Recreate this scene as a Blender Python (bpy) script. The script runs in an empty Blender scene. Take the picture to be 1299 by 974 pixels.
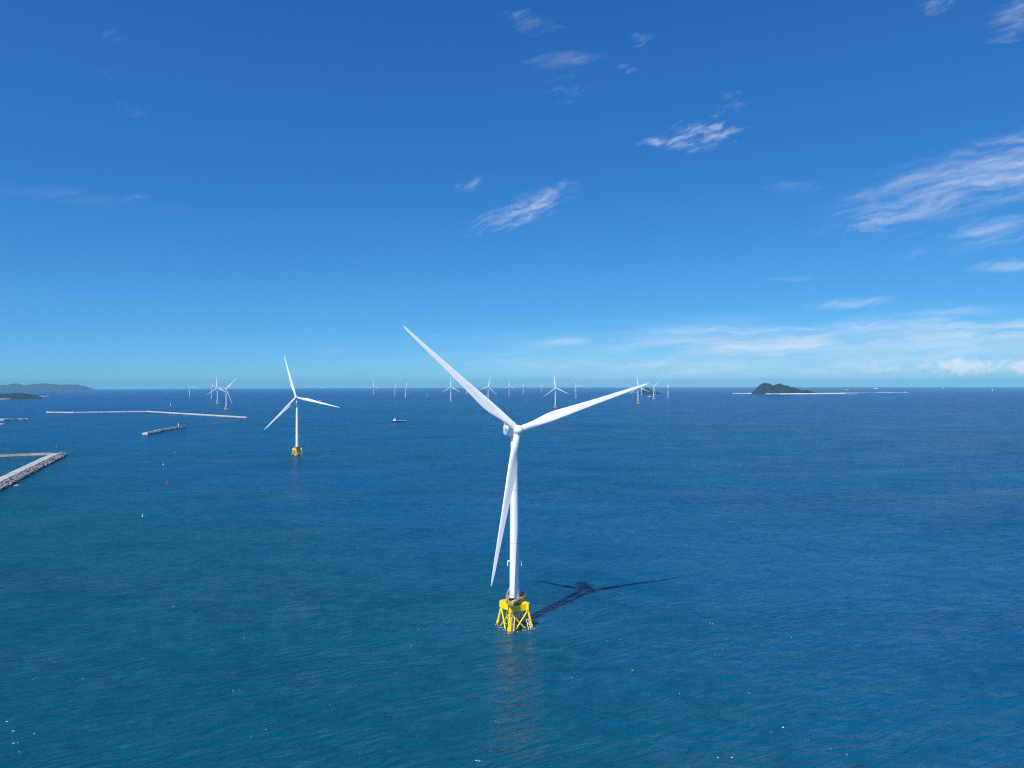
import bpy, math, random
import numpy as np
from mathutils import Matrix, Vector

rad = math.radians
scene = bpy.context.scene

# ---------------------------------------------------------------- camera
CAM_H = 141.2                     # metres above the sea
F_PX = 901.0                      # focal length, in pixels of a 1299 px wide frame
PITCH = rad(-0.064)
ROLL = rad(-0.15)
cam_data = bpy.data.cameras.new("camera")
cam = bpy.data.objects.new("camera", cam_data)
scene.collection.objects.link(cam)
cam_data.sensor_fit = 'HORIZONTAL'
cam_data.sensor_width = 36.0
cam_data.lens = 36.0 * F_PX / 1299.0
cam_data.clip_start = 1.0
cam_data.clip_end = 300000.0
cam.matrix_world = (Matrix.Translation((0, 0, CAM_H)) @ Matrix.Rotation(rad(90) + PITCH, 4, 'X')
                    @ Matrix.Rotation(ROLL, 4, 'Z'))
scene.camera = cam

# ---------------------------------------------------------------- exposure
scene.view_settings.view_transform = 'Standard'
scene.view_settings.look = 'None'
scene.view_settings.exposure = 0.0
scene.view_settings.gamma = 1.0
scene.view_settings.use_curve_mapping = False
scene.render.engine = 'CYCLES'
scene.cycles.use_denoising = False
scene.cycles.pixel_filter_type = 'BLACKMAN_HARRIS'
scene.cycles.filter_width = 1.15
scene.cycles.max_bounces = 6
scene.cycles.volume_bounces = 0
scene.cycles.sample_clamp_direct = 3.0
scene.cycles.sample_clamp_indirect = 3.0

# ---------------------------------------------------------------- sun
SUN_EL = rad(51.0)
TO_SUN_XY = Vector((-49.4, -77.5)).normalized()
to_sun = Vector((TO_SUN_XY.x * math.cos(SUN_EL), TO_SUN_XY.y * math.cos(SUN_EL), math.sin(SUN_EL)))
sun_data = bpy.data.lights.new("sun", 'SUN')
sun_data.energy = 5.0
sun_data.angle = rad(0.53)
sun_data.color = (1.0, 0.95, 0.88)
sun = bpy.data.objects.new("sun", sun_data)
scene.collection.objects.link(sun)
sun.rotation_euler = to_sun.to_track_quat('Z', 'Y').to_euler()
sun.location = (-300, -400, 900)

# ---------------------------------------------------------------- node helper
class NT:
    """Small helper to write node trees as expressions."""
    def __init__(self, tree):
        self.t = tree
        self.n = tree.nodes
        self.l = tree.links
    def node(self, kind, **kw):
        nd = self.n.new(kind)
        for k, v in kw.items():
            setattr(nd, k, v)
        return nd
    def put(self, sock, v):
        if v is None:
            return
        if hasattr(v, 'is_output') or isinstance(v, bpy.types.NodeSocket):
            self.l.new(v, sock)
        else:
            sock.default_value = v
    def m(self, op, a, b=None, c=None, clamp=False):
        nd = self.node('ShaderNodeMath', operation=op)
        nd.use_clamp = clamp
        for i, v in enumerate((a, b, c)):
            self.put(nd.inputs[i], v)
        return nd.outputs[0]
    def vm(self, op, a, b=None, s=None):
        nd = self.node('ShaderNodeVectorMath', operation=op)
        self.put(nd.inputs[0], a)
        self.put(nd.inputs[1], b)
        if s is not None:
            self.put(nd.inputs['Scale'], s)
        return nd.outputs['Value'] if op in ('LENGTH', 'DOT_PRODUCT') else nd.outputs[0]
    def xyz(self, v):
        nd = self.node('ShaderNodeSeparateXYZ')
        self.put(nd.inputs[0], v)
        return nd.outputs
    def comb(self, x, y, z):
        nd = self.node('ShaderNodeCombineXYZ')
        for i, v in enumerate((x, y, z)):
            self.put(nd.inputs[i], v)
        return nd.outputs[0]
    def noise(self, vec, scale, detail=3.0, rough=0.5, distort=0.0, dims='3D'):
        nd = self.node('ShaderNodeTexNoise', noise_dimensions=dims)
        self.put(nd.inputs['Vector'], vec)
        nd.inputs['Scale'].default_value = scale
        nd.inputs['Detail'].default_value = detail
        nd.inputs['Roughness'].default_value = rough
        nd.inputs['Distortion'].default_value = distort
        return nd.outputs[0]
    def ss(self, v, lo, hi, a=0.0, b=1.0):
        nd = self.node('ShaderNodeMapRange', interpolation_type='SMOOTHSTEP')
        self.put(nd.inputs[0], v)
        for i, q in enumerate((lo, hi, a, b)):
            self.put(nd.inputs[i + 1], q)
        return nd.outputs[0]
    def mix(self, fac, a, b):
        nd = self.node('ShaderNodeMix', data_type='RGBA')
        self.put(nd.inputs[0], fac)
        self.put(nd.inputs[6], a)
        self.put(nd.inputs[7], b)
        return nd.outputs[2]

# ---------------------------------------------------------------- world: sky with wisps of cloud
world = bpy.data.worlds.new("World")
scene.world = world
world.use_nodes = True
world.node_tree.nodes.clear()
W = NT(world.node_tree)
direction = W.node('ShaderNodeTexCoord').outputs['Generated']
dx, dy, dz = W.xyz(direction)
# the sea's horizon lies 0.35 degrees below level: keep the sky going down to it
skyvec = W.vm('NORMALIZE', W.comb(dx, dy, W.m('MAXIMUM', W.m('ADD', dz, 0.012), 0.004)))
sky = W.node('ShaderNodeTexSky', sky_type='NISHITA')
sky.sun_disc = False
sky.sun_elevation = SUN_EL
sky.sun_rotation = math.atan2(TO_SUN_XY.x, TO_SUN_XY.y) % (2 * math.pi)
sky.altitude = 0.0
sky.air_density = 0.7
sky.dust_density = 0.2
sky.ozone_density = 6.0
W.put(sky.inputs[0], skyvec)
# the camera's saturated film response to a clear maritime sky, per channel
sr = W.node('ShaderNodeSeparateColor')
W.put(sr.inputs[0], sky.outputs[0])
chan = []
for k, (gain, power) in enumerate(((.54, 1.18), (.853, .88), (1.04, .615))):
    v = W.m('MAXIMUM', W.m('MULTIPLY', sr.outputs[k], 0.1), 1e-4)
    chan.append(W.m('MULTIPLY', W.m('POWER', v, power), gain * 10.0))
cr_ = W.node('ShaderNodeCombineColor')
for k in range(3):
    W.put(cr_.inputs[k], chan[k])
skycol = cr_.outputs[0]
# clouds, mapped on the sky by bearing and height (tangent of both, degrees-like units)
front = W.m('MAXIMUM', dy, 0.08)
cu = W.m('MULTIPLY', W.m('DIVIDE', dx, front), 901.0)
cv = W.m('MULTIPLY', W.m('DIVIDE', dz, front), 901.0)
cvec = W.comb(cu, cv, 0.0)
def rot2(vec, deg, sx, sy):
    mp = W.node('ShaderNodeMapping', vector_type='POINT')
    W.put(mp.inputs['Vector'], vec)
    mp.inputs['Rotation'].default_value = (0, 0, rad(-deg))
    out = W.vm('MULTIPLY', mp.outputs[0], (sx, sy, 1.0))
    return out
warp = W.node('ShaderNodeTexNoise')
W.put(warp.inputs['Vector'], cvec)
warp.inputs['Scale'].default_value = 0.02
warp.inputs['Detail'].default_value = 4
wv = W.vm('MULTIPLY', W.vm('SUBTRACT', warp.outputs['Color'], (0.5, 0.5, 0.5)), (50.0, 22.0, 0.0))
cw = W.vm('ADD', cvec, wv)
fibre = W.noise(rot2(cw, 14, 1 / 75.0, 1 / 13.0), 1.0, 5.0, 0.58)
fluff = W.noise(rot2(cw, 20, 1 / 26.0, 1 / 9.0), 1.0, 5.0, 0.56)
haze_n = W.noise(rot2(cw, 4, 1 / 160.0, 1 / 16.0), 1.0, 5.0, 0.55)
puff = W.noise(rot2(cvec, 0, 1 / 16.0, 1 / 11.0), 1.0, 6.0, 0.55)
def blob(px, py, ax, ay, deg, power=1.0):
    """soft ellipse round a bearing, 1 in its middle and 0 at its rim"""
    d = W.vm('SUBTRACT', cvec, (px - 649.5, 486.0 - py, 0.0))
    q = W.vm('LENGTH', rot2(d, deg, .70 / ax, .70 / ay))
    return W.ss(q, 1.0, 0.0)
def cloud(mask, tex, lo, hi, opacity):
    """texture thresholded under the mask"""
    v = W.m('ADD', tex, W.m('MULTIPLY', W.m('SUBTRACT', mask, 1.0), 0.36))
    return W.m('MULTIPLY', W.m('MULTIPLY', W.ss(v, lo, hi), W.ss(mask, 0.0, 0.45)), opacity)
layers = []
CL = [  # bearing px, height px, half sizes, tilt, texture, lo, hi, opacity
    (1235, 236, 175, 52, 16, fibre, 0.22, 1.00, 0.44),
    (1230, 225, 200, 42, 17, fibre, .10, .80, .24),
    (1330, 205, 150, 40, 14, fibre, 0.20, 1.00, 0.36),
    (1110, 283, 45, 16, 12, fluff, 0.26, 0.82, 0.45),
    (1255, 295, 120, 24, 14, fibre, 0.24, 0.95, 0.42),
    (1290, 337, 80, 10, 6, fibre, 0.22, 0.85, 0.50),
    (1080, 386, 70, 9, 5, fibre, 0.20, 0.85, 0.42),
    (1010, 354, 50, 6, 3, fibre, 0.28, 0.90, 0.30),
    (655, 272, 72, 19, 16, fluff, 0.20, 1.00, 0.56),
    (690, 252, 62, 20, 24, fluff, 0.22, 1.00, 0.48),
    (600, 233, 40, 14, 18, fluff, 0.32, 0.92, 0.35),
    (885, 174, 68, 24, 8, fluff, 0.26, 0.98, 0.62),
    (905, 168, 40, 16, 14, fluff, 0.22, 0.98, 0.50),
    (832, 182, 30, 10, 6, fluff, 0.30, 0.87, 0.45),
    (925, 130, 40, 26, 40, fluff, 0.38, 0.97, 0.35),
    (712, 76, 62, 13, 6, fibre, 0.20, 0.95, 0.34),
    (675, 26, 50, 26, -10, fluff, 0.30, 1.00, 0.24),
    (816, 52, 24, 14, 0, fluff, 0.32, 0.97, 0.28),
    (800, 87, 22, 9, -12, fluff, 0.30, 0.97, 0.30),
    (720, 110, 50, 44, 50, fluff, 0.40, 1.02, 0.25),
    (1190, 8, 30, 14, 20, fluff, 0.26, 0.95, 0.34),
    (1290, 22, 50, 30, 40, fibre, 0.24, 0.90, 0.45),
    (1010, 240, 60, 14, 6, fibre, 0.32, 0.95, 0.22),
    (905, 269, 36, 6, 2, fibre, 0.28, 0.95, 0.20),
    (140, 44, 40, 14, -10, fluff, 0.38, 1.02, 0.09),
    (138, 91, 34, 12, -12, fluff, 0.36, 1.02, 0.08),
    (166, 137, 50, 14, -20, fluff, 0.36, 1.02, 0.11),
    (90, 248, 170, 16, -7, fibre, 0.24, 1.00, 0.09),
    (172, 246, 50, 14, 0, fluff, 0.38, 1.02, 0.20),
    (709, 433, 46, 6, 3, fibre, 0.14, 0.80, 0.45),
    (425, 443, 50, 9, 3, fibre, 0.34, 1.00, 0.22),
    (555, 425, 26, 4, 0, fibre, 0.30, 1.00, 0.25),
    (1150, 452, 620, 56, 1, haze_n, 0.02, 0.65, 0.32),
    (1080, 432, 480, 46, 4, haze_n, 0.30, 0.85, 0.50),
    (960, 436, 250, 26, 8, haze_n, 0.28, 0.75, 0.38),
    (1300, 425, 200, 34, 2, haze_n, 0.28, 0.80, 0.40),
    (1220, 466, 58, 12, 0, puff, 0.18, 0.50, 0.92),
    (1300, 466, 34, 12, 0, puff, 0.18, 0.50, 0.90),
    (1110, 469, 42, 9, 0, puff, 0.28, 0.68, 0.51),
    (1160, 470, 60, 8, 0, puff, 0.28, 0.73, 0.38),
    (1040, 473, 70, 8, 0, puff, 0.32, 0.78, 0.34),
    (930, 474, 140, 8, 2, puff, 0.34, 0.88, 0.31),
    (790, 476, 120, 9, 2, puff, 0.36, 0.93, 0.27),
    (560, 482, 140, 8, 1, puff, 0.38, 0.98, 0.22),
]
keep = None
for (px, py, ax, ay, dg, tex, lo, hi, op) in CL:
    c = cloud(blob(px, py, ax, ay, dg), tex, lo, hi, op)
    inv = W.m('SUBTRACT', 1.0, c)
    keep = inv if keep is None else W.m('MULTIPLY', keep, inv)
ahead = W.ss(dy, 0.1, 0.2)
cover = W.m('MULTIPLY', W.m('SUBTRACT', 1.0, keep), ahead)
skymix = W.mix(cover, skycol, (7.6, 8.6, 9.6, 1.0))
bg = W.node('ShaderNodeBackground')
bg.inputs['Strength'].default_value = 0.10
W.put(bg.inputs['Color'], skymix)
wo = W.node('ShaderNodeOutputWorld')
W.l.new(bg.outputs[0], wo.inputs['Surface'])

# ---------------------------------------------------------------- the round sea
R_EARTH = 7433000.0               # with the usual refraction of air
def sea_z(x, y):
    return -(x * x + y * y) / (2 * R_EARTH)
CX, CY, LVL = 649.5, 487.0, 486.0
def ray(px, py):
    a, b = px - CX, py - CY
    c, s = math.cos(ROLL), math.sin(ROLL)
    u, v = c * a + s * b, -s * a + c * b
    return u / F_PX, (v - (LVL - CY)) / F_PX       # x per metre of depth, drop per metre of depth
def at(px, py):
    """place on the sea seen at that spot of the photograph"""
    k, s = ray(px, py)
    y = CAM_H / max(s, 1e-4)
    for _ in range(60):
        y = (CAM_H - sea_z(k * y, y)) / s
    return Vector((k * y, y, sea_z(k * y, y)))
def far(px, d, h=0.0):
    """place at a known distance in that bearing"""
    k, _ = ray(px, 490)
    return Vector((k * d, d, sea_z(k * d, d) + h))

# ---------------------------------------------------------------- mesh helper
class MB:
    def __init__(self):
        self.v, self.f = [], []
    def add(self, vs, fs):
        o = len(self.v)
        self.v += [tuple(p) for p in vs]
        self.f += [tuple(i + o for i in q) for q in fs]
        return self
    def box(self, c, size, rz=0.0, taper=1.0):
        hx, hy, hz = size[0] / 2, size[1] / 2, size[2] / 2
        co, si = math.cos(rz), math.sin(rz)
        vs = []
        for z, t in ((-hz, 1.0), (hz, taper)):
            for x, y in ((-hx, -hy), (hx, -hy), (hx, hy), (-hx, hy)):
                x, y = x * t, y * t
                vs.append((c[0] + x * co - y * si, c[1] + x * si + y * co, c[2] + z))
        return self.add(vs, [(0, 3, 2, 1), (4, 5, 6, 7), (0, 1, 5, 4), (1, 2, 6, 5), (2, 3, 7, 6), (3, 0, 4, 7)])
    def tube(self, p0, p1, r0, r1=None, n=10):
        r1 = r0 if r1 is None else r1
        p0, p1 = Vector(p0), Vector(p1)
        d = (p1 - p0).normalized()
        a = d.orthogonal().normalized()
        b = d.cross(a)
        vs = []
        for p, r in ((p0, r0), (p1, r1)):
            for i in range(n):
                t = 2 * math.pi * i / n
                vs.append(p + a * (r * math.cos(t)) + b * (r * math.sin(t)))
        fs = [(i, (i + 1) % n, n + (i + 1) % n, n + i) for i in range(n)]
        fs += [tuple(range(n - 1, -1, -1)), tuple(range(n, 2 * n))]
        return self.add(vs, fs)
    def path(self, pts, r, n=6):
        for a, b in zip(pts, pts[1:]):
            self.tube(a, b, r, r, n)
        return self
    def loft(self, rings, close=True):
        n = len(rings[0])
        vs = [p for r in rings for p in r]
        fs = []
        for k in range(len(rings) - 1):
            for i in range(n):
                j = (i + 1) % n
                fs.append((k * n + i, k * n + j, (k + 1) * n + j, (k + 1) * n + i))
        if close:
            fs.append(tuple(range(n - 1, -1, -1)))
            fs.append(tuple((len(rings) - 1) * n + i for i in range(n)))
        return self.add(vs, fs)
    def lathe_z(self, prof, n=32, c=(0, 0, 0)):
        rings = [[(c[0] + r * math.cos(2 * math.pi * i / n), c[1] + r * math.sin(2 * math.pi * i / n), c[2] + z)
                  for i in range(n)] for r, z in prof]
        return self.loft(rings)
    def prism(self, poly, z0, z1):
        n = len(poly)
        return self.loft([[(x, y, z0) for x, y in poly], [(x, y, z1) for x, y in poly]])
    def build(self, name, mat, parent=None, smooth=None, bevel=0.0):
        me = bpy.data.meshes.new(name)
        me.from_pydata(self.v, [], self.f)
        me.update()
        me.materials.append(mat)
        o = bpy.data.objects.new(name, me)
        scene.collection.objects.link(o)
        if parent is not None:
            o.parent = parent
        if smooth is not None:
            for p in me.polygons:
                p.use_smooth = True
            me.set_sharp_from_angle(angle=rad(smooth))
        if bevel:
            b = o.modifiers.new('bevel', 'BEVEL')
            b.width = bevel
            b.segments = 2
        return o
def tag(o, label=None, cat=None, group=None, kind=None):
    for k, v in (('label', label), ('category', cat), ('group', group), ('kind', kind)):
        if v:
            o[k] = v
    return o
def empty(name, loc, rz=0.0):
    o = bpy.data.objects.new(name, None)
    scene.collection.objects.link(o)
    o.location = loc
    o.rotation_euler = (0, 0, rz)
    o.empty_display_size = 2
    return o

# ---------------------------------------------------------------- materials
def principled(name, col, rough=0.5, spec=0.5, spots=None, scale=0.3, bump=0.0):
    m = bpy.data.materials.new(name)
    m.use_nodes = True
    t = NT(m.node_tree)
    b = t.n['Principled BSDF']
    b.inputs['Roughness'].default_value = rough
    b.inputs['Specular IOR Level'].default_value = spec
    b.inputs['Base Color'].default_value = (*col, 1)
    if spots:
        pos = t.node('ShaderNodeTexCoord').outputs['Object']
        n = t.noise(pos, scale, 5.0, 0.65)
        t.put(b.inputs['Base Color'], t.mix(t.ss(n, 0.42, 0.68), (*col, 1), (*spots, 1)))
        if bump:
            bp = t.node('ShaderNodeBump')
            bp.inputs['Strength'].default_value = 1.0
            bp.inputs['Distance'].default_value = bump
            t.put(bp.inputs['Height'], n)
            t.put(b.inputs['Normal'], bp.outputs[0])
    return m
M = {}
M['white'] = principled('white_gelcoat', (.86, .865, .87), .32, .5, (.80, .81, .815), .22)
M['blade'] = principled('blade_gelcoat', (.86, .865, .865), .35, .5, (.78, .79, .79), .06)
M['yellow'] = principled('yellow_marine_paint', (.95, .67, .005), .4, .4, (.90, .60, .006), .5)
tide = NT(M['yellow'].node_tree)              # tide mark on whatever stands in the water
tb = tide.n['Principled BSDF']
old = tb.inputs['Base Color'].links[0].from_socket
tp_ = tide.node('ShaderNodeTexCoord').outputs['Object']
tz = tide.m('ADD', tide.xyz(tp_)[2], tide.m('MULTIPLY', tide.noise(tp_, 1.4, 3.0), 1.2))
tide.put(tb.inputs['Base Color'], tide.mix(tide.ss(tz, 2.1, 1.2), old, (.22, .16, .05, 1)))
M['yellow_far'] = principled('haze_paled_yellow_paint', (.70, .53, .20), .6)  # same yellow as the near jackets, paling by haze and distance painted in
M['rail'] = principled('yellow_rail_paint', (.72, .52, .03), .5)
M['deck'] = principled('dusty_deck_plate', (.36, .28, .21), .8, .3, (.26, .19, .14), .8)
M['under'] = principled('shaded_yellow_paint', (.70, .34, .02), .55, .4, (.50, .20, .03), .5)  # yellow steel with the brown shade beneath the deck put into its colour
M['dark'] = principled('dark_equipment', (.03, .028, .035), .6)
M['galv'] = principled('galvanised_steel', (.50, .51, .52), .5, .5)
M['grey'] = principled('grey_grille', (.22, .23, .26), .6)
M['concrete'] = principled('pale_concrete', (.50, .48, .45), .85, .3, (.36, .34, .32), .05)
M['concrete_far'] = principled('bleached_concrete', (.58, .55, .52), .85, .3, (.42, .39, .37), .02)
M['armour'] = principled('weathered_armour_block', (.34, .32, .30), .9, .2, (.15, .14, .14), .12)
M['rock'] = principled('shore_rock', (.22, .19, .17), .9, .2, (.12, .10, .10), .03)
M['forest'] = principled('tree_canopy', (.010, .015, .017), .9, .1, (.022, .028, .025), .025, bump=6.0)
M['hill'] = principled('distant_woodland', (.018, .027, .029), .9, .1, (.030, .040, .038), .002)
M['sand'] = principled('pale_sand', (.62, .56, .47), .9, .2, (.5, .44, .36), .01)
M['hull_dark'] = principled('dark_hull_paint', (.012, .014, .03), .4)
M['hull_red'] = principled('red_boot_topping', (.22, .05, .03), .6)
M['shipwhite'] = principled('ship_white', (.78, .78, .78), .4)
M['shipdeck'] = principled('ship_hatch_grey', (.45, .47, .52), .6)
M['red'] = principled('red_marker_paint', (.45, .06, .03), .5)
M['orange'] = principled('orange_float', (.65, .18, .05), .5)
M['sail'] = principled('white_sailcloth', (.82, .82, .80), .8)
M['foam'] = principled('sea_foam', (.58, .66, .70), .9, .2)
M['window'] = principled('dark_glazing', (.02, .025, .03), .15)

for key, lo_, hi_, wet in (('armour', 1.0, 2.6, (.055, .055, .05, 1)), ('concrete', .8, 1.8, (.12, .115, .10, 1))):
    wt = NT(M[key].node_tree)                  # wet dark foot at the waterline
    wb = wt.n['Principled BSDF']
    o_ = wb.inputs['Base Color'].links[0].from_socket
    op_ = wt.node('ShaderNodeTexCoord').outputs['Object']
    wz = wt.m('ADD', wt.xyz(op_)[2], wt.m('MULTIPLY', wt.noise(op_, .35, 3.0), .9))
    wt.put(wb.inputs['Base Color'], wt.mix(wt.ss(wz, hi_, lo_), o_, wet))
for key in ('white', 'blade'):                 # faint rain streaks running with the part's long axis
    wt = NT(M[key].node_tree)
    wb = wt.n['Principled BSDF']
    o_ = wb.inputs['Base Color'].links[0].from_socket
    op_ = wt.vm('MULTIPLY', wt.node('ShaderNodeTexCoord').outputs['Object'], (1.0, 1.0, .05))
    sn = wt.noise(op_, 1.6, 5.0, .65)
    wt.put(wb.inputs['Base Color'], wt.mix(wt.m('MULTIPLY', wt.ss(sn, .50, .72), .55), o_, (.58, .57, .54, 1)))

# water
def water_material():
    m = bpy.data.materials.new('sea_water')
    m.use_nodes = True
    m.node_tree.nodes.clear()
    t = NT(m.node_tree)
    pos = t.node('ShaderNodeNewGeometry').outputs['Position']
    x, y, _ = t.xyz(pos)
    flat = t.comb(x, y, 0.0)
    def aniso(deg, sx, sy, v=flat):
        mp = t.node('ShaderNodeMapping', vector_type='POINT')
        t.put(mp.inputs['Vector'], v)
        mp.inputs['Rotation'].default_value = (0, 0, rad(-deg))
        return t.vm('MULTIPLY', mp.outputs[0], (sx, sy, 1.0))
    wn = t.node('ShaderNodeTexNoise')
    t.put(wn.inputs['Vector'], flat)
    wn.inputs['Scale'].default_value = 0.03
    wn.inputs['Detail'].default_value = 2
    wd = t.vm('MULTIPLY', t.vm('SUBTRACT', wn.outputs['Color'], (.5, .5, .5)), (9.0, 9.0, 0))
    wf = t.vm('ADD', flat, wd)
    s1 = t.noise(aniso(24, 1 / 14.0, 1 / 3.6, wf), 1.0, 2.0, .45)          # wind sea
    s2 = t.noise(aniso(-14, 1 / 30.0, 1 / 8.0, wf), 1.0, 2.0, .5)          # older swell
    s3 = t.noise(aniso(8, 1 / 2.6, 1 / 1.1, wf), 1.0, 3.0, .6)             # chop
    gust = t.noise(aniso(6, 1 / 900.0, 1 / 170.0), 1.0, 4.0, .6)           # cat's paws, long bands
    gust2 = t.noise(aniso(-9, 1 / 2600.0, 1 / 420.0), 1.0, 4.0, .55)
    g = t.ss(t.m('ADD', t.m('MULTIPLY', gust, .5), t.m('MULTIPLY', gust2, .5)), .36, .64, .62, 1.25)
    s4 = t.noise(aniso(3, 1 / 75.0, 1 / 22.0, wf), 1.0, 2.0, .5)           # long swell
    h = t.m('ADD', t.m('ADD', t.m('MULTIPLY', s1, 3.4), t.m('MULTIPLY', s2, 3.2)), t.m('ADD', t.m('MULTIPLY', s3, .9), t.m('MULTIPLY', s4, 4.5)))
    bp = t.node('ShaderNodeBump')
    bp.inputs['Strength'].default_value = 1.0
    bp.inputs['Distance'].default_value = 1.0
    t.put(bp.inputs['Height'], t.m('MULTIPLY', h, g))
    bq = t.node('ShaderNodeBump')          # the mirror answers the smoothed surface
    bq.inputs['Strength'].default_value = 1.0
    bq.inputs['Distance'].default_value = 0.45
    t.put(bq.inputs['Height'], t.m('MULTIPLY', h, g))
    # wind-roughened patches of every size mirror more of the sky
    pa = t.noise(aniso(15, 1 / 260.0, 1 / 150.0, wf), 1.0, 8.0, .78)
    pb = t.noise(aniso(-12, 1 / 120.0, 1 / 60.0, wf), 1.0, 7.0, .75)
    pc = t.noise(aniso(10, 1 / 14.0, 1 / 9.0, wf), 1.0, 5.0, .72)
    patch = t.ss(t.m('ADD', t.m('ADD', t.m('MULTIPLY', pa, .33), t.m('MULTIPLY', pb, .27)), t.m('MULTIPLY', pc, .40)), .38, .62, .30, 1.75)
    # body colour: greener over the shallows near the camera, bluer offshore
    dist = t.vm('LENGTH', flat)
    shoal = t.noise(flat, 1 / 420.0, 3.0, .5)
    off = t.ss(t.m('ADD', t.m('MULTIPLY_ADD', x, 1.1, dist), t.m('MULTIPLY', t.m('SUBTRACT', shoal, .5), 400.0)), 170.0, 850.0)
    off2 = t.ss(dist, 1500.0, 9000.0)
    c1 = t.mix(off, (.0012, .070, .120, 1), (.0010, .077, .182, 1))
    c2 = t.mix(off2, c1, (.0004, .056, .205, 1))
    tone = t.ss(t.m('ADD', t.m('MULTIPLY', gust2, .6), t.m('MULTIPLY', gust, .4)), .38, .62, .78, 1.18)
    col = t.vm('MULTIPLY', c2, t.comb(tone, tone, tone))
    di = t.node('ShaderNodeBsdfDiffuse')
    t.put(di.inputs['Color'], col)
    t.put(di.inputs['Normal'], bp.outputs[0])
    gl = t.node('ShaderNodeBsdfGlossy', distribution='BECKMANN')
    gl.inputs['Roughness'].default_value = 0.20
    gl.inputs['Color'].default_value = (1, 1, 1, 1)
    t.put(gl.inputs['Normal'], bq.outputs[0])
    fr = t.node('ShaderNodeFresnel')
    fr.inputs['IOR'].default_value = 1.33
    t.put(fr.inputs['Normal'], bp.outputs[0])
    fac = t.m('DIVIDE', fr.outputs[0], t.m('ADD', 1.0, t.m('MULTIPLY', fr.outputs[0], 2.6)))
    fac = t.m('MULTIPLY', fac, patch)
    mx = t.node('ShaderNodeMixShader')
    t.put(mx.inputs[0], fac)
    t.l.new(di.outputs[0], mx.inputs[1])
    t.l.new(gl.outputs[0], mx.inputs[2])
    out = t.node('ShaderNodeOutputMaterial')
    t.l.new(mx.outputs[0], out.inputs['Surface'])
    return m
M['water'] = water_material()

def build_sea():
    radii = [0.0] + list(np.concatenate([np.linspace(40, 2000, 50), np.linspace(2200, 60000, 230)]))
    n = 240
    b = MB()
    vs = [(0, 0, 0)]
    for r in radii[1:]:
        for i in range(n):
            a = 2 * math.pi * i / n
            vs.append((r * math.cos(a), r * math.sin(a), -r * r / (2 * R_EARTH)))
    fs = [(0, 1 + i, 1 + (i + 1) % n) for i in range(n)]
    for k in range(len(radii) - 2):
        o = 1 + k * n
        for i in range(n):
            j = (i + 1) % n
            fs.append((o + i, o + n + i, o + n + j, o + j))
    b.add(vs, fs)
    return tag(b.build('sea', M['water'], smooth=180), kind='structure')
build_sea()

# ---------------------------------------------------------------- terrain
def hnoise(x, seed=0):
    r = 0.0
    for k in range(1, 6):
        r += math.sin(x * (1.7 ** k) + seed * 3.1 + k * k) / (1.6 ** k)
    return r
def ridge(name, crest, d, depth, mat, rough=0.0, base=-6.0, nx=140, ny=26, seed=1, kind='structure'):
    """a real ridge: crest = [(bearing px, height m)], at distance d, `depth` metres front to back"""
    rnd = random.Random(seed)
    pxs = [c[0] for c in crest]
    hs_ = [c[1] for c in crest]
    b = MB()
    vs, fs = [], []
    for i in range(nx + 1):
        px = pxs[0] + (pxs[-1] - pxs[0]) * i / nx
        h = float(np.interp(px, pxs, hs_))
        for j in range(ny + 1):
            s = j / ny * 2 - 1
            wob = 0.22 * hnoise(px * 0.13 + s * 1.7, seed)
            prof = max(0.0, 1 - abs(s + 0.3 * wob) ** 1.7)
            z = h * prof * (1 + 0.10 * hnoise(s * 5 + px * .35, seed + 2) * (1 if abs(s) > .15 else .3))
            z += rnd.uniform(-1, 1) * rough * prof
            p = far(px, d + s * depth / 2)
            vs.append((p.x, p.y, p.z + (z if prof > 0 else base)))
    for i in range(nx):
        for j in range(ny):
            a = i * (ny + 1) + j
            fs.append((a, a + ny + 1, a + ny + 2, a + 1))
    b.add(vs, fs)
    return tag(b.build(name, mat, smooth=60), kind=kind)
ridge('hills', [(-160, 130), (-60, 120), (-20, 150), (3, 190), (10, 195), (14, 235), (20, 255), (25, 235), (31, 175), (38, 205),
                (46, 240), (56, 250), (66, 225), (76, 190), (84, 205), (98, 195), (108, 130), (116, 60), (121, 0)],
      27000, 5000, M['hill'], base=-60, nx=220, seed=4)
ridge('headland', [(-160, 52), (-40, 56), (-10, 50), (0, 42), (12, 39), (18, 49), (28, 47), (38, 34), (45, 28), (50, 15), (53, 0)],
      7900, 1500, M['forest'], rough=4.5, nx=260, ny=40, seed=7)
# beach strips at the foot of the headland
def strip(name, pts, w, h, mat, kind='structure'):
    b = MB()
    for (a, c) in zip(pts, pts[1:]):
        a, c = Vector(a), Vector(c)
        d = (c - a).normalized()
        s = Vector((-d.y, d.x, 0)) * w / 2
        b.add([a + s + Vector((0, 0, -2)), a - s + Vector((0, 0, -2)), c - s + Vector((0, 0, -2)), c + s + Vector((0, 0, -2)),
               a + s * .7 + Vector((0, 0, h)), a - s * .7 + Vector((0, 0, h)), c - s * .7 + Vector((0, 0, h)), c + s * .7 + Vector((0, 0, h))],
              [(0, 1, 2, 3), (7, 6, 5, 4), (0, 4, 5, 1), (1, 5, 6, 2), (2, 6, 7, 3), (3, 7, 4, 0)])
    return tag(b.build(name, mat), kind=kind)
strip('beach', [at(-40, 507), at(1, 506.2), at(8, 505.8), at(14, 505.2)], 170, 4, M['sand'])
strip('beach', [at(22, 504.6), at(30, 504.3), at(36, 504.2)], 120, 3, M['sand'])
strip('beach', [at(46, 502.9), at(50, 502.6), at(55, 502.4)], 150, 3, M['sand'])

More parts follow.
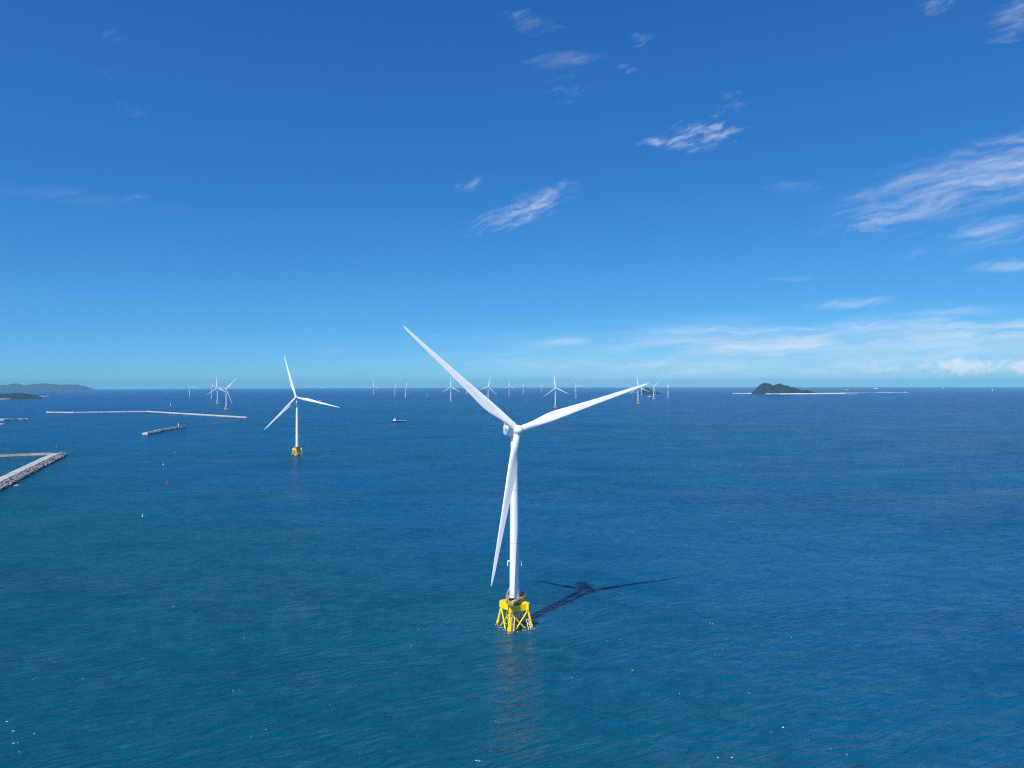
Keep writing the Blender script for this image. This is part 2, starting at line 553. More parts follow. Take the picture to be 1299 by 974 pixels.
# wooded island with its long pale quay
ridge('island', [(953, 0), (955, 18), (958, 52), (961, 88), (965, 122), (969, 138), (972, 143), (976, 130), (981, 108), (985, 126), (989, 133), (993, 116),
                 (997, 104), (1000, 100), (1004, 82), (1008, 84), (1012, 58), (1017, 40), (1021, 44), (1024, 48), (1028, 30), (1033, 10), (1036, 0)],
      9350, 620, M['forest'], rough=6.0, nx=240, ny=30, seed=11)
strip('shore', [at(929.5, 499.1), at(945, 499.1), at(956, 499.5)], 70, 6, M['sand'])
strip('shore', [at(955, 499.3), at(985, 499.9), at(1030, 499.7), at(1060, 499.4), at(1070, 499.4)], 230, 11, M['sand'])
ridge('islet', [(808, 0), (812, 20), (816, 60), (819, 84), (822, 80), (825, 52), (828, 34), (833, 24), (838, 6), (840, 0)],
      9800, 420, M['forest'], rough=5.0, nx=120, ny=24, seed=19)
strip('shore', [at(799, 497.6), at(815, 498.0), at(842, 497.4)], 90, 4, M['rock'])

# ---------------------------------------------------------------- breakwaters
def breakwater(label, pts, cap_w, cap_h, mat, armour=None, side=1, block=4.0, spacing=3.4, wall=0.0, seed=0, group=None, rows=3):
    base = sum((Vector(p) for p in pts), Vector()) / len(pts)
    root = empty('breakwater', base)
    tag(root, label, 'breakwater', group)
    P = [Vector(p) - base for p in pts]
    cap = MB()
    blk = MB()
    rnd = random.Random(seed)
    for a, c in zip(P, P[1:]):
        d = (c - a); L = d.length; d.normalize()
        s = Vector((-d.y, d.x, 0))
        n = max(1, int(L / 22))
        for i in range(n):        # separate caissons, each a little off the next
            q0, q1 = a + d * (L * i / n + .25), a + d * (L * (i + 1) / n - .25)
            h = cap_h * rnd.uniform(.93, 1.06)
            off = s * rnd.uniform(-.5, .5)
            hw = s * cap_w / 2
            z = Vector((0, 0, h)); lo = Vector((0, 0, -3))
            cap.add([q0 + off - hw + lo, q0 + off + hw + lo, q1 + off + hw + lo, q1 + off - hw + lo,
                     q0 + off - hw + z, q0 + off + hw + z, q1 + off + hw + z, q1 + off - hw + z],
                    [(0, 1, 2, 3), (7, 6, 5, 4), (0, 4, 5, 1), (1, 5, 6, 2), (2, 6, 7, 3), (3, 7, 4, 0)])
            if wall:
                w0, w1 = hw * (side * .98), hw * (side * .72)
                z2 = Vector((0, 0, h + wall))
                zz = Vector((0, 0, h - .1))
                cap.add([q0 + off + w1 + zz, q0 + off + w0 + zz, q1 + off + w0 + zz, q1 + off + w1 + zz,
                         q0 + off + w1 + z2, q0 + off + w0 + z2, q1 + off + w0 + z2, q1 + off + w1 + z2],
                        [(0, 1, 2, 3), (7, 6, 5, 4), (0, 4, 5, 1), (1, 5, 6, 2), (2, 6, 7, 3), (3, 7, 4, 0)])
        if armour:
            for i in range(int(L / spacing)):
                for r_ in range(rows):
                    t_ = (i + rnd.random()) * spacing
                    u_ = cap_w / 2 + (r_ + rnd.random()) * block * .95
                    c0 = a + d * min(t_, L) + s * side * u_
                    c0.z += cap_h * (.75 - .30 * r_) + rnd.uniform(-.8, .6)
                    arms = []
                    R_ = Matrix.Rotation(rnd.uniform(0, 6.28), 3, 'Z') @ Matrix.Rotation(rnd.uniform(0, 6.28), 3, 'X')
                    for v in ((1, 1, 1), (1, -1, -1), (-1, 1, -1), (-1, -1, 1)):
                        e = R_ @ Vector(v) * (block * .36)
                        blk.tube(c0, c0 + e, block * .30, block * .19, 5)
    cap.build('concrete_cap', mat, root)
    if armour:
        tag(blk.build('armour_blocks', armour, root), kind='stuff')
    return root
breakwater('near slanting arm of the corner breakwater, pale concrete with a dark belt of blocks',
           [at(-60, 645.5), at(-2, 615), at(40, 594), at(72, 578.2)], 17, 6.0, M['concrete'], M['armour'], side=-1, block=4.6, spacing=3.0, wall=1.6, seed=3, rows=2)
breakwater('thin far arm of the corner breakwater, running level to the left edge',
           [at(-60, 581.5), at(0, 579.8), at(40, 578.2), at(66, 577.3)], 10, 4.2, M['concrete'], None, side=-1, wall=1.2, seed=5)
breakwater('short detached grey breakwater carrying a small white light tower',
           [at(184, 551.6), at(196, 549.2), at(208, 546.6), at(222, 544.2), at(233, 543.0)], 15, 6.0, M['concrete_far'], M['armour'], side=-1, block=4, spacing=6, wall=2, seed=8, rows=1)
breakwater('very long thin breakwater with a slight bend, below the left turbine cluster',
           [at(60, 523.4), at(95, 523.8), at(140, 523.0), at(188, 522.4), at(240, 525.6), at(290, 528.6), at(314, 530.2)], 13, 4.5, M['concrete_far'], None, side=-1, wall=1.5, seed=9)
breakwater('pale quay with a pointed tip cut by the left edge, above the corner breakwater',
           [at(-60, 533.5), at(0, 533.2), at(10, 533.2)], 46, 6, M['concrete_far'], None, seed=12)
breakwater('narrow dark tipped jetty continuing right from the pale quay at the left edge',
           [at(10, 533.0), at(24, 532.6), at(35, 532.3)], 16, 5, M['concrete_far'], M['rock'], side=-1, block=5, spacing=8, seed=13, rows=1)
breakwater('small lower quay end at the left edge, just below the pale quay',
           [at(-40, 539), at(0, 538.6), at(5, 538.4)], 22, 4, M['concrete_far'], None, seed=14)
breakwater('thin breakwater reaching right from the wooded island to a small white light',
           [at(1068, 498.5), at(1087, 498.3), at(1110, 497.8), at(1135, 497.9), at(1151, 498.2)], 36, 7, M['concrete_far'], None, seed=15)
breakwater('low pale mole along the right foot of the wooded island, ending bluntly',
           [at(1068, 499.6), at(1080, 499.8), at(1087, 499.9)], 60, 5, M['concrete_far'], None, seed=16)

def light_tower(p, h, label, matk='shipwhite'):
    root = empty('light_tower', p)
    tag(root, label, 'lighthouse')
    MB().lathe_z([(h * .16, -1), (h * .16, h * .06), (h * .10, h * .08), (h * .075, h * .78), (h * .12, h * .8), (h * .12, h * .83), (h * .05, h * .84)], 14).build('tower', M[matk], root, smooth=40)
    MB().lathe_z([(h * .06, h * .84), (h * .06, h * .94)], 10).build('lantern', M['window'], root)
    MB().lathe_z([(h * .075, h * .94), (h * .01, h * 1.0)], 10).build('roof', M[matk], root)
    return root
p = at(226.3, 543.9); p.z += 6.0
light_tower(p, 14, 'small white light tower on the short detached breakwater')
p = at(1147.6, 498.2); p.z += 7.0
light_tower(p, 22, 'tiny white light at the far right tip of the island breakwater')
p = at(1003.8, 499.5); p.z += 6.0
light_tower(p, 24, 'tiny white light in front of the wooded island, on its pale shore')

# ---------------------------------------------------------------- wind turbines
HUB_Z, OVER, TILT = 113.6, 8.0, rad(6)
ROT_R = 87.0
DECK_Z = 17.2
JROT = rad(26)
def jpt(sx, sy, z):
    """corner of the jacket at height z: legs splay towards the water"""
    half = 5.6 + (12.0 - z) * 0.165
    x, y = sx * half, sy * half
    return Vector((x * math.cos(JROT) - y * math.sin(JROT), x * math.sin(JROT) + y * math.cos(JROT), z))
def jdir(x, y):
    return (x * math.cos(JROT) - y * math.sin(JROT), x * math.sin(JROT) + y * math.cos(JROT))

CH = [(0.0, 4.1, 4.1, .5), (.05, 4.1, 4.1, .5), (.10, 4.4, 3.7, .47), (.15, 5.0, 3.0, .42), (.20, 5.6, 2.4, .375), (.245, 5.75, 2.0, .35),
      (.30, 5.45, 1.65, .345), (.38, 4.75, 1.3, .345), (.48, 3.95, 1.0, .345), (.60, 3.2, .74, .345), (.72, 2.6, .52, .345),
      (.83, 2.05, .37, .345), (.91, 1.6, .27, .35), (.96, 1.2, .19, .38), (.985, .8, .12, .45), (1.0, .22, .04, .55)]
def blade_mb(nring=46, nseg=26):
    b = MB()
    rings = []
    r0 = 2.2
    ks = [c[0] for c in CH]
    for i in range(nring):
        q = i / (nring - 1)
        q = q ** .9 if q < 1 else 1.0
        ch = float(np.interp(q, ks, [c[1] for c in CH]))
        th = float(np.interp(q, ks, [c[2] for c in CH]))
        le = float(np.interp(q, ks, [c[3] for c in CH]))
        aero = min(1.0, max(0.0, (q - .05) / .17))
        aero = aero * aero * (3 - 2 * aero)
        tw = rad(13.0 * (1 - q) ** 2.2 + 4.0)
        pre = 1.2 * q * q
        z = r0 + (ROT_R - r0) * q
        ring = []
        for k in range(nseg):
            t = 2 * math.pi * k / nseg
            cx_, cy_ = math.cos(t), math.sin(t)
            # round section
            xr, yr = ch * .5 * cx_, th * .5 * cy_
            # aerofoil: c=0 leading edge .. 1 trailing edge
            c_ = (1 - cx_) / 2
            yt = 5 * (0.2969 * math.sqrt(max(c_, 0)) - .126 * c_ - .3516 * c_ ** 2 + .2843 * c_ ** 3 - .1015 * c_ ** 4)
            camber = .16 * th * math.sin(math.pi * c_)
            xa = ch * (le - c_)
            ya = (1 if cy_ >= 0 else -1) * yt * th + camber
            xr += ch * (le - .5)
            X, Y = xr + (xa - xr) * aero, yr + (ya - yr) * aero
            ring.append((X * math.cos(tw) - Y * math.sin(tw) * -1, -X * math.sin(tw) + Y * math.cos(tw) - pre, z))
        rings.append(ring)
    b.loft(rings)
    return b

def turbine_parts(root, yaw, az, jrot_extra=0.0, detailed=True):
    YAW = Matrix.Rotation(yaw, 4, 'Z')
    J = Matrix.Rotation(jrot_extra, 4, 'Z')
    parts = {}
    if detailed:
        for sx, sy in ((-1, -1), (1, -1), (1, 1), (-1, 1)):
            lg = MB()
            lg.tube(jpt(sx, sy, -4), jpt(sx, sy, 2.2), .80, .80, 16)
            lg.tube(jpt(sx, sy, 2.2), jpt(sx, sy, 12.4), .66, .66, 16)
            lg.tube(jpt(sx, sy, 1.9), jpt(sx, sy, 2.5), .92, .92, 16)
            lg.build('leg', M['yellow'], root, smooth=40)
        cor = [(-1, -1), (1, -1), (1, 1), (-1, 1)]
        for k in range(4):
            a, c = cor[k], cor[(k + 1) % 4]
            MB().tube(jpt(*a, 10.6), jpt(*c, -5.0), .40, .40, 12).build('brace', M['yellow'], root, smooth=40)
            MB().tube(jpt(*c, 10.6), jpt(*a, -5.0), .41, .41, 12).build('brace', M['yellow'], root, smooth=40)
        # transition piece: central column and four deep box arms to the leg tops
        tp = MB()
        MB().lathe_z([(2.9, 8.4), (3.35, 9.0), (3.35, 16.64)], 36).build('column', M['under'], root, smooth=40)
        for sx, sy in cor:
            o = jpt(sx, sy, 12)
            d = Vector((o.x, o.y, 0)).normalized()
            s = Vector((-d.y, d.x, 0))
            a, e = d * 3.2, Vector((o.x, o.y, 0)) + d * 1.0
            w0, w1 = 1.5, 1.15
            tp.add([a - s * w0 + Vector((0, 0, 9.4)), a + s * w0 + Vector((0, 0, 9.4)), e + s * w1 + Vector((0, 0, 10.8)), e - s * w1 + Vector((0, 0, 10.8)),
                    a - s * w0 + Vector((0, 0, 15.6)), a + s * w0 + Vector((0, 0, 15.6)), e + s * w1 + Vector((0, 0, 14.4)), e - s * w1 + Vector((0, 0, 14.4))],
                   [(0, 3, 2, 1), (4, 5, 6, 7), (0, 1, 5, 4), (1, 2, 6, 5), (2, 3, 7, 6), (3, 0, 4, 7)])
        # edge girders between neighbouring leg tops
        for k in range(4):
            a, c = jpt(*cor[k], 12), jpt(*cor[(k + 1) % 4], 12)
            d = (c - a).normalized()
            s = Vector((-d.y, d.x, 0)) * .55
            z0, z1 = Vector((0, 0, -1.3)), Vector((0, 0, 2.2))
            if k == 3:
                continue
            a, c = a + d * .9, c - d * .9
            tp.add([a - s + z0, a + s + z0, c + s + z0, c - s + z0, a - s + z1, a + s + z1, c + s + z1, c - s + z1],
                   [(0, 3, 2, 1), (4, 5, 6, 7), (0, 1, 5, 4), (1, 2, 6, 5), (2, 3, 7, 6), (3, 0, 4, 7)])
        tp.build('transition_piece', M['yellow'], root, smooth=30)
        # deck: irregular octagon with a lay-down bay
        poly = [(-2.6, -12.4), (-.6, -12.4), (1.0, -9.0), (3.0, -4.8), (5.6, -1.4), (6.5, 2.6), (3.2, 5.6), (-2.4, 5.2), (-4.6, 1.6), (-5.0, -3.6), (-4.4, -9.0)]
        pf = MB().prism(poly, DECK_Z - .55, DECK_Z).build('platform', M['deck'], root)
        rl = MB()
        n = len(poly)
        for k in range(n):
            a, c = Vector((*poly[k], DECK_Z)) * 1.0, Vector((*poly[(k + 1) % n], DECK_Z))
            L = (c - a).length
            m_ = max(1, round(L / 1.6))
            for i in range(m_):
                q = a + (c - a) * i / m_
                rl.tube(q, q + Vector((0, 0, 1.25)), .06, .06, 5)
            for z in (.42, .84, 1.25):
                rl.tube(a + Vector((0, 0, z)), c + Vector((0, 0, z)), .055, .055, 5)
            rl.tube(a + Vector((0, 0, .12)), c + Vector((0, 0, .12)), .10, .10, 4)
        rl.build('railing', M['rail'], pf)
        gd = MB()
        for k in range(n):
            a, c = Vector((*poly[k], DECK_Z - .9)) * .985, Vector((*poly[(k + 1) % n], DECK_Z - .9)) * .985
            a.z = c.z = DECK_Z - .9
            gd.tube(a, c, .32, .32, 4)
        for k in range(0, n):
            gd.tube(Vector((*poly[k], 0)) * .96 + Vector((0, 0, DECK_Z - .9)), Vector((poly[k][0] * .35, poly[k][1] * .35, 14.4)), .22, .22, 6)
        gd.build('deck_girder', M['under'], pf)
        # davit crane on the left rim, cabinets and winch on the deck
        x, y = -4.3, -1.0
        cr = MB()
        cr.tube((x, y, DECK_Z), (x, y, DECK_Z + 2.6), .26, .22, 10)
        cr.tube((x, y, DECK_Z + 2.5), (x + 1.5, y + 1.8, DECK_Z + 5.3), .18, .12, 8)
        cr.tube((x, y, DECK_Z + 1.2), (x + .8, y + 1.0, DECK_Z + 3.9), .08, .08, 6)
        cr.build('davit_crane', M['galv'], pf, smooth=40)
        for (nm, a, c, sz, r_) in (('winch', -2.6, -5.4, (1.9, .6, .9), .7), ('cable_drum', -1.2, -4.6, (.6, 2.2, .6), -1.0), ('toolbox', -2.0, -8.2, (1.2, .9, .9), .1)):
            MB().box((a, c, DECK_Z + sz[2] / 2), sz, r_).build(nm, M['dark'], pf, bevel=.08)
        x, y = 5.0, .9
        ca = MB().box((x, y, DECK_Z + 1.3), (1.5, 1.0, 2.6), JROT).box((x, y, DECK_Z + 2.75), (1.7, 1.2, .14), JROT)
        ca.build('cabinet', M['dark'], pf)
        x, y = -.6, -10.4
        MB().box((x, y, DECK_Z + .55), (2.0, 1.1, 1.1), JROT + .2).build('container', M['galv'], pf)
        # boat landing on the near leg: two fender tubes, ladder between them
        bl = MB()
        a0, a1 = jpt(-1, -1, -4), jpt(-1, -1, 8.2)
        ox = Vector((*jdir(1.0, 0), 0)); oy = Vector((*jdir(0, -1.0), 0))
        for q in (.3, 2.5):
            f0 = a0 + ox * q + oy * 1.6
            f1 = a1 + ox * q + oy * 1.5
            bl.tube(f0, f1, .38, .38, 12)
            for zf in (.42, .68, .98):
                c0 = f0 + (f1 - f0) * zf
                bl.tube(c0, c0 - oy * 1.5 - ox * (q * .7), .16, .16, 8)
        bl.tube(a1 + ox * .3 + oy * 1.5, a1 + ox * 2.5 + oy * 1.5, .22, .22, 8)
        bo = bl.build('boat_landing', M['yellow'], root, smooth=40)
        ld = MB()
        for q in (1.1, 1.7):
            ld.tube(a0 + ox * q + oy * 1.5, a1 + ox * q + oy * 1.4 + Vector((0, 0, 7.5)), .06, .06, 6)
        for i in range(60):
            z = i / 59
            c0 = a0 + (a1 + Vector((0, 0, 7.5)) - a0) * z + oy * 1.45
            ld.tube(c0 + ox * 1.1, c0 + ox * 1.7, .035, .035, 4)
        ld.build('ladder', M['galv'], bo)
        # second, pale landing frame on the right leg
        b2 = MB()
        a0, a1 = jpt(1, -1, -4), jpt(1, -1, 5.6)
        for q in (-1.2, -2.6):
            b2.tube(a0 + ox * q + oy * .5, a1 + ox * q + oy * .4, .2, .2, 8)
        for z in (.55, .78, 1.0):
            c0 = a0 + (a1 - a0) * z + oy * .45
            b2.tube(c0 + ox * -2.6, c0 + ox * -.2, .17, .17, 8)
        b2.build('access_frame', M['shipwhite'], root, smooth=40)
        # cable pipes down the inside of the jacket
        for (a, c) in ((-2.6, 3.6), (-1.4, 3.9), (3.0, 3.4)):
            x0, y0 = jdir(a, c); x1, y1 = jdir(a * 1.5, c * 1.5)
            MB().tube((x0, y0, 13), (x1, y1, -3), .22, .22, 8).build('cable_pipe', M['rail'], root, smooth=40)
    else:
        cor = [(-1, -1), (1, -1), (1, 1), (-1, 1)]
        fd = MB()
        for k in range(4):
            a, c = cor[k], cor[(k + 1) % 4]
            fd.tube(jpt(*a, -5), jpt(*a, 12.4), .95, .95, 8)
            fd.tube(jpt(*a, 10.6), jpt(*c, -5.0), .6, .6, 6)
            fd.tube(jpt(*c, 10.6), jpt(*a, -5.0), .61, .61, 6)
            o = jpt(*a, 12)
            fd.tube((o.x * .2, o.y * .2, 12.4), (o.x * 1.05, o.y * 1.05, 12.6), 2.3, 1.8, 6)
        fd.lathe_z([(3.1, 8.4), (3.35, 9.0), (3.35, 16.6)], 20)
        fd.build('foundation', M['yellow_far'], root, smooth=40)
        pf = MB().lathe_z([(8.0, DECK_Z - .6), (8.2, DECK_Z)], 9).build('platform', M['deck'], root)
    # tower: three cans with faint flanges
    prof = []
    z0, z1 = DECK_Z - .2, HUB_Z - 3.3
    for i in range(25):
        q = i / 24
        z = z0 + (z1 - z0) * q
        r = 2.95 - .98 * q ** 1.15
        prof.append((r, z))
    tw = MB()
    n = 48 if detailed else 20
    tw.lathe_z(prof, n)
    tower = tw.build('tower', M['white'], root, smooth=40)
    if detailed:
        for q in (.02, .34, .67):
            z = z0 + (z1 - z0) * q
            r = 2.95 - .98 * q ** 1.15
            MB().lathe_z([(r + .03, z - .12), (r + .05, z - .1), (r + .05, z + .1), (r + .03, z + .12)], n).build('flange', M['galv'], tower, smooth=40)
        # lamp brackets either side of the tower, a third of the way up
        zb = 37.0
        rb = 2.95 - .98 * ((zb - z0) / (z1 - z0)) ** 1.15
        for s in (-1, 1):
            br = MB()
            br.box((s * (rb + .55), -.3, zb + 1.2), (1.5, 1.1, .5))
            br.box((s * (rb + 1.15), -.3, zb - .25), (.5, 1.1, 2.9))
            br.build('lamp_bracket', M['shipwhite'], tower)
    # nacelle, behind the hub
    def nac(sec):
        """rounded box sections along +y (away from the wind)"""
        rings = []
        for (yy, hw, zb, zt, rr) in sec:
            ring = []
            for (sx, sz, a0) in ((1, 1, 0), (-1, 1, 90), (-1, -1, 180), (1, -1, 270)):
                cxx = sx * (hw - rr); czz = (zt - rr) if sz > 0 else (zb + rr)
                for k in range(4):
                    a = rad(a0 + k * 30)
                    ring.append((cxx + rr * math.cos(a), yy, czz + rr * math.sin(a)))
            rings.append(ring)
        return rings
    nb = MB().loft(nac([(-5.3, 2.1, -2.1, 2.1, 1.6), (-4.6, 2.6, -2.5, 2.5, 1.5), (-3, 3.2, -3.0, 3.0, .9), (1, 3.5, -3.2, 3.1, .6), (9.5, 3.5, -2.9, 3.0, .6), (11.6, 3.3, -2.5, 2.8, .6), (12.0, 2.9, -2.2, 2.4, .6)]))
    NM = YAW @ Matrix.Translation((0, 0, HUB_Z)) @ Matrix.Rotation(-rad(1), 4, 'X')
    no = nb.build('nacelle', M['white'], root, smooth=35)
    no.matrix_local = NM
    if detailed:
        co = MB().box((0, 10.2, 3.9), (5.8, .9, 1.9)).build('cooler', M['grey'], no)
        cf = MB().box((0, 10.2, 4.95), (6.2, 1.2, .22)).box((-3.0, 10.2, 3.9), (.2, 1.2, 2.0)).box((3.0, 10.2, 3.9), (.2, 1.2, 2.0))
        cf.build('cooler_frame', M['white'], no)
        for q in (-2.9, -1.5):
            ms = MB()
            ms.tube((q, 11.3, 2.6), (q, 11.3, 6.4), .07, .05, 6)
            ms.tube((q - .3, 11.3, 6.2), (q + .3, 11.3, 6.2), .05, .05, 5)
            ms.build('wind_mast', M['galv'], no)
        for q in (-1, 1):
            MB().box((q * 3.56, 4.5, .4), (.1, 3.0, 1.4)).build('vent', M['grey'], no)
    # rotor
    RM = YAW @ Matrix.Translation((0, 0, HUB_Z)) @ Matrix.Rotation(-TILT, 4, 'X') @ Matrix.Translation((0, -OVER, 0))
    sp = MB()
    prof = [(2.55, 2.7), (2.85, 2.3), (2.95, 1.2), (2.95, -.4), (2.75, -1.6), (2.3, -2.7), (1.6, -3.6), (.8, -4.1), (.05, -4.25)]
    ns = 32
    sp.loft([[(r * math.cos(2 * math.pi * i / ns), yv, r * math.sin(2 * math.pi * i / ns)) for i in range(ns)] for r, yv in prof])
    hb = sp.build('hub', M['white'], root, smooth=50)
    hb.matrix_local = RM
    return YAW, RM

BLADE_ME = None
def add_blades(root, RM, az, parts=True):
    global BLADE_ME
    for k in range(3):
        if BLADE_ME is None:
            o = blade_mb().build('blade', M['blade'], root, smooth=60)
            BLADE_ME = o
        else:
            o = BLADE_ME.copy()
            scene.collection.objects.link(o)
            o.parent = root
        o.matrix_local = RM @ Matrix.Rotation(az + k * 2 * math.pi / 3, 4, 'Y')
    return

GROUP = 'offshore wind turbines on yellow lattice foundations'
def copy_turbine(src, loc, yaw, az, label, rz=0.0):
    """copy of a turbine and all of its parts, turned into its own wind and blade position"""
    r = src.copy()
    scene.collection.objects.link(r)
    r.location = loc
    r.rotation_euler = (0, 0, rz)
    r['label'] = label
    YAW = Matrix.Rotation(yaw - rz, 4, 'Z')
    NM = YAW @ Matrix.Translation((0, 0, HUB_Z)) @ Matrix.Rotation(-rad(1), 4, 'X')
    RM = YAW @ Matrix.Translation((0, 0, HUB_Z)) @ Matrix.Rotation(-TILT, 4, 'X') @ Matrix.Translation((0, -OVER, 0))
    k = 0
    for ch in list(src.children):
        c = ch.copy()
        scene.collection.objects.link(c)
        c.parent = r
        if ch.name.startswith('nacelle'):
            c.matrix_local = NM
        elif ch.name.startswith('hub'):
            c.matrix_local = RM
        elif ch.name.startswith('blade'):
            c.matrix_local = RM @ Matrix.Rotation(az + k * 2 * math.pi / 3, 4, 'Y')
            k += 1
        for g in ch.children:
            q = g.copy()
            scene.collection.objects.link(q)
            q.parent = c
    return r

MAIN = Vector((1.15, 411.8, sea_z(1.15, 411.8)))
t0 = empty('wind_turbine', MAIN)
tag(t0, 'large white three-bladed wind turbine on a bright yellow jacket, nearest to the camera', 'wind turbine', GROUP)
_, RM = turbine_parts(t0, rad(16.2), 0)
add_blades(t0, RM, rad(-47.6))

t1 = copy_turbine(t0, at(377, 577.5), rad(4), rad(-16.5), 'mid-distance white wind turbine on yellow jacket, second largest, left of the nearest one', rz=rad(20))

src = None
FAR = [  # waterline px, yaw, blade angle, label
    (240.6, 504.0, 40, 80, 'tiny white wind turbine standing alone, leftmost of all on the horizon'),
    (268.6, 505.8, 50, 20, 'tiny white wind turbine just left of the upright-bladed one in the left cluster'),
    (275.8, 512.0, 10, -5, 'small white wind turbine with one blade straight up in the left cluster'),
    (287.0, 519.5, 32, 42, 'nearest and rightmost wind turbine of the left cluster, one blade up to the right'),
    (473.9, 500.2, 12, 0, 'tiny white wind turbine up left of the cargo ship, leftmost of three'),
    (500.9, 501.4, 42, 38, 'tiny white wind turbine directly above the cargo ship, middle of a row of three'),
    (514.4, 504.0, 45, 35, 'small white wind turbine above the cargo ship, rightmost of three'),
    (572.0, 508.7, 8, 0, 'small white wind turbine between the cargo ship and the big left blade'),
    (592.2, 499.8, 35, 60, 'tiny distant wind turbine almost hidden behind the big left blade'),
    (619.3, 509.6, 10, 14, 'small white wind turbine whose base hides behind the big left blade'),
    (645.8, 501.7, 14, 2, 'tiny white wind turbine above the hub of the nearest turbine, one blade upright'),
    (663.8, 499.0, 74, 0, 'tiny white wind turbine seen edge-on, just right above the nearest hub'),
    (686.6, 497.9, 40, 72, 'most distant tiny wind turbine, left of the tallest one above the big right blade'),
    (704.5, 517.0, 6, -5, 'small white wind turbine just above the big right blade, largest of the far ones there'),
    (730.6, 504.7, 30, -32, 'small white wind turbine above the big right blade, one blade pointing up left'),
    (809.4, 511.8, 10, -6, 'small white wind turbine crossed by the tip of the big right blade'),
    (813.6, 501.2, 25, 60, 'tiny wind turbine behind the big right blade tip, before the dark islet'),
    (829.4, 506.2, 30, 55, 'small white wind turbine just right of the big right blade tip'),
    (847.4, 503.8, 55, -20, 'rightmost wind turbine of all, one greyish blade leaning up to the left'),
]
for i, (px, py, yw, az, lab) in enumerate(FAR):
    if src is None:
        src = empty('wind_turbine', at(px, py))
        tag(src, lab, 'wind turbine', GROUP)
        _, RM = turbine_parts(src, rad(yw), 0, detailed=False)
        add_blades(src, RM, rad(az))
    else:
        copy_turbine(src, at(px, py), rad(yw), rad(az), lab, rz=rad((i * 37) % 90))

# ---------------------------------------------------------------- ships and boats
def hull_mb(L, B, z0, z1, bow=.16, stern=.94):
    b = MB()
    rings = []
    st = [(-.5, stern * .8), (-.46, stern), (-.2, 1.0), (.3, 1.0), (.5 - bow, .86), (.5 - bow * .4, .48), (.5, .04)]
    for q, w in st:
        sheer = (z1 - z0) * (.18 * max(0, q - .25) / .25)
        rings.append([(q * L, -w * B / 2, z1 + sheer), (q * L - .02 * L * (q > .3), -w * B / 2 * .8, z0), (q * L - .02 * L * (q > .3), w * B / 2 * .8, z0), (q * L, w * B / 2, z1 + sheer)])
    return b.loft(rings)
def cargo_ship(p, heading, label):
    r = empty('cargo_ship', p, heading)
    tag(r, label, 'ship')
    L, B = 52.0, 10.0
    hull_mb(L, B, -1.5, 4.3).build('hull', M['hull_dark'], r)
    hull_mb(L * .995, B * .9, -1.4, .8).build('waterline_band', M['hull_red'], r)
    dk = MB().box((5.5, 0, 4.6), (31, 7.4, 1.0)).box((5.5, 0, 5.2), (30, 6.6, .3))
    dk.build('hatch_cover', M['shipdeck'], r, bevel=.1)
    MB().box((21.6, 0, 4.4), (6.0, 5.2, 1.8), taper=.75).build('forecastle', M['shipwhite'], r)
    s = MB().box((-18.5, 0, 5.2), (11, 9.0, 4.0)).box((-17.6, 0, 8.4), (7.0, 8.2, 2.4)).box((-16.8, 0, 10.6), (4.6, 9.4, 2.2))
    so = s.build('superstructure', M['shipwhite'], r, bevel=.1)
    MB().box((-14.45, 0, 10.9), (.12, 8.8, .9)).build('bridge_window', M['window'], so)
    MB().box((-21.6, 0, 8.6), (2.6, 2.6, 3.4), taper=.8).build('funnel', M['shipwhite'], r)
    MB().tube((-17, 0, 11.6), (-17, 0, 17.5), .35, .2, 8).tube((-17, -1.6, 14.6), (-17, 1.6, 14.6), .15, .15, 6).build('mast', M['shipwhite'], r)
    MB().tube((20.6, 0, 5), (20.6, 0, 13), .3, .2, 8).build('foremast', M['shipdeck'], r)
    return r
cargo_ship(at(507, 535.2), rad(2), 'dark hulled cargo ship with white stern house, out between the two big turbines')

def small_boat(p, L, heading, label, cat='boat', group=None):
    r = empty('motor_boat', p, heading)
    tag(r, label, cat, group)
    hull_mb(L, L * .28, -.3, L * .11).build('hull', M['shipwhite'], r)
    c = MB().box((-L * .05, 0, L * .17), (L * .34, L * .2, L * .14), taper=.85).build('cabin', M['shipwhite'], r)
    MB().box((L * .128, 0, L * .185), (.04 * L, L * .16, L * .05)).build('window', M['window'], c)
    MB().tube((-L * .08, 0, L * .24), (-L * .08, 0, L * .42), L * .012, L * .006, 6).build('mast', M['galv'], r)
    return r
small_boat(at(823.5, 503.4), 34, rad(175), 'white motor boat among the right-hand turbines, below the dark islet')
small_boat(at(542, 501.6), 22, rad(200), 'tiny white boat in open water right of the three turbines above the cargo ship')
small_boat(at(616.8, 501.9), 24, rad(10), 'tiny white boat beside the tower of the turbine behind the big left blade')
small_boat(at(306, 497.3), 30, rad(150), 'tiny white boat near the horizon, right of the left turbine cluster')
small_boat(at(406.2, 508.6), 22, rad(20), 'tiny white boat just above the right blade of the mid-distance turbine')
small_boat(at(749.6, 493.2), 46, rad(0), 'faint white boat on the horizon above the big right blade')
small_boat(at(21.5, 616.2), 7, rad(40), 'small white boat close to the dark armour of the corner breakwater')
small_boat(at(1196.8, 492.9), 60, rad(5), 'faint white boat near the horizon left of the tall white sail')
def cruise_ship(p, L, heading, label):
    r = empty('ship', p, heading)
    tag(r, label, 'ship')
    hull_mb(L, L * .15, -2, L * .07).build('hull', M['shipwhite'], r)
    s = MB().box((-L * .08, 0, L * .095), (L * .7, L * .13, L * .06)).box((-L * .1, 0, L * .14), (L * .5, L * .11, L * .04))
    s.build('superstructure', M['shipwhite'], r)
    MB().box((-L * .25, 0, L * .18), (L * .07, L * .06, L * .06), taper=.8).build('funnel', M['shipdeck'], r)
    return r
cruise_ship(at(1111.3, 493.2), 130, rad(0), 'long pale ship on the horizon above the island breakwater')
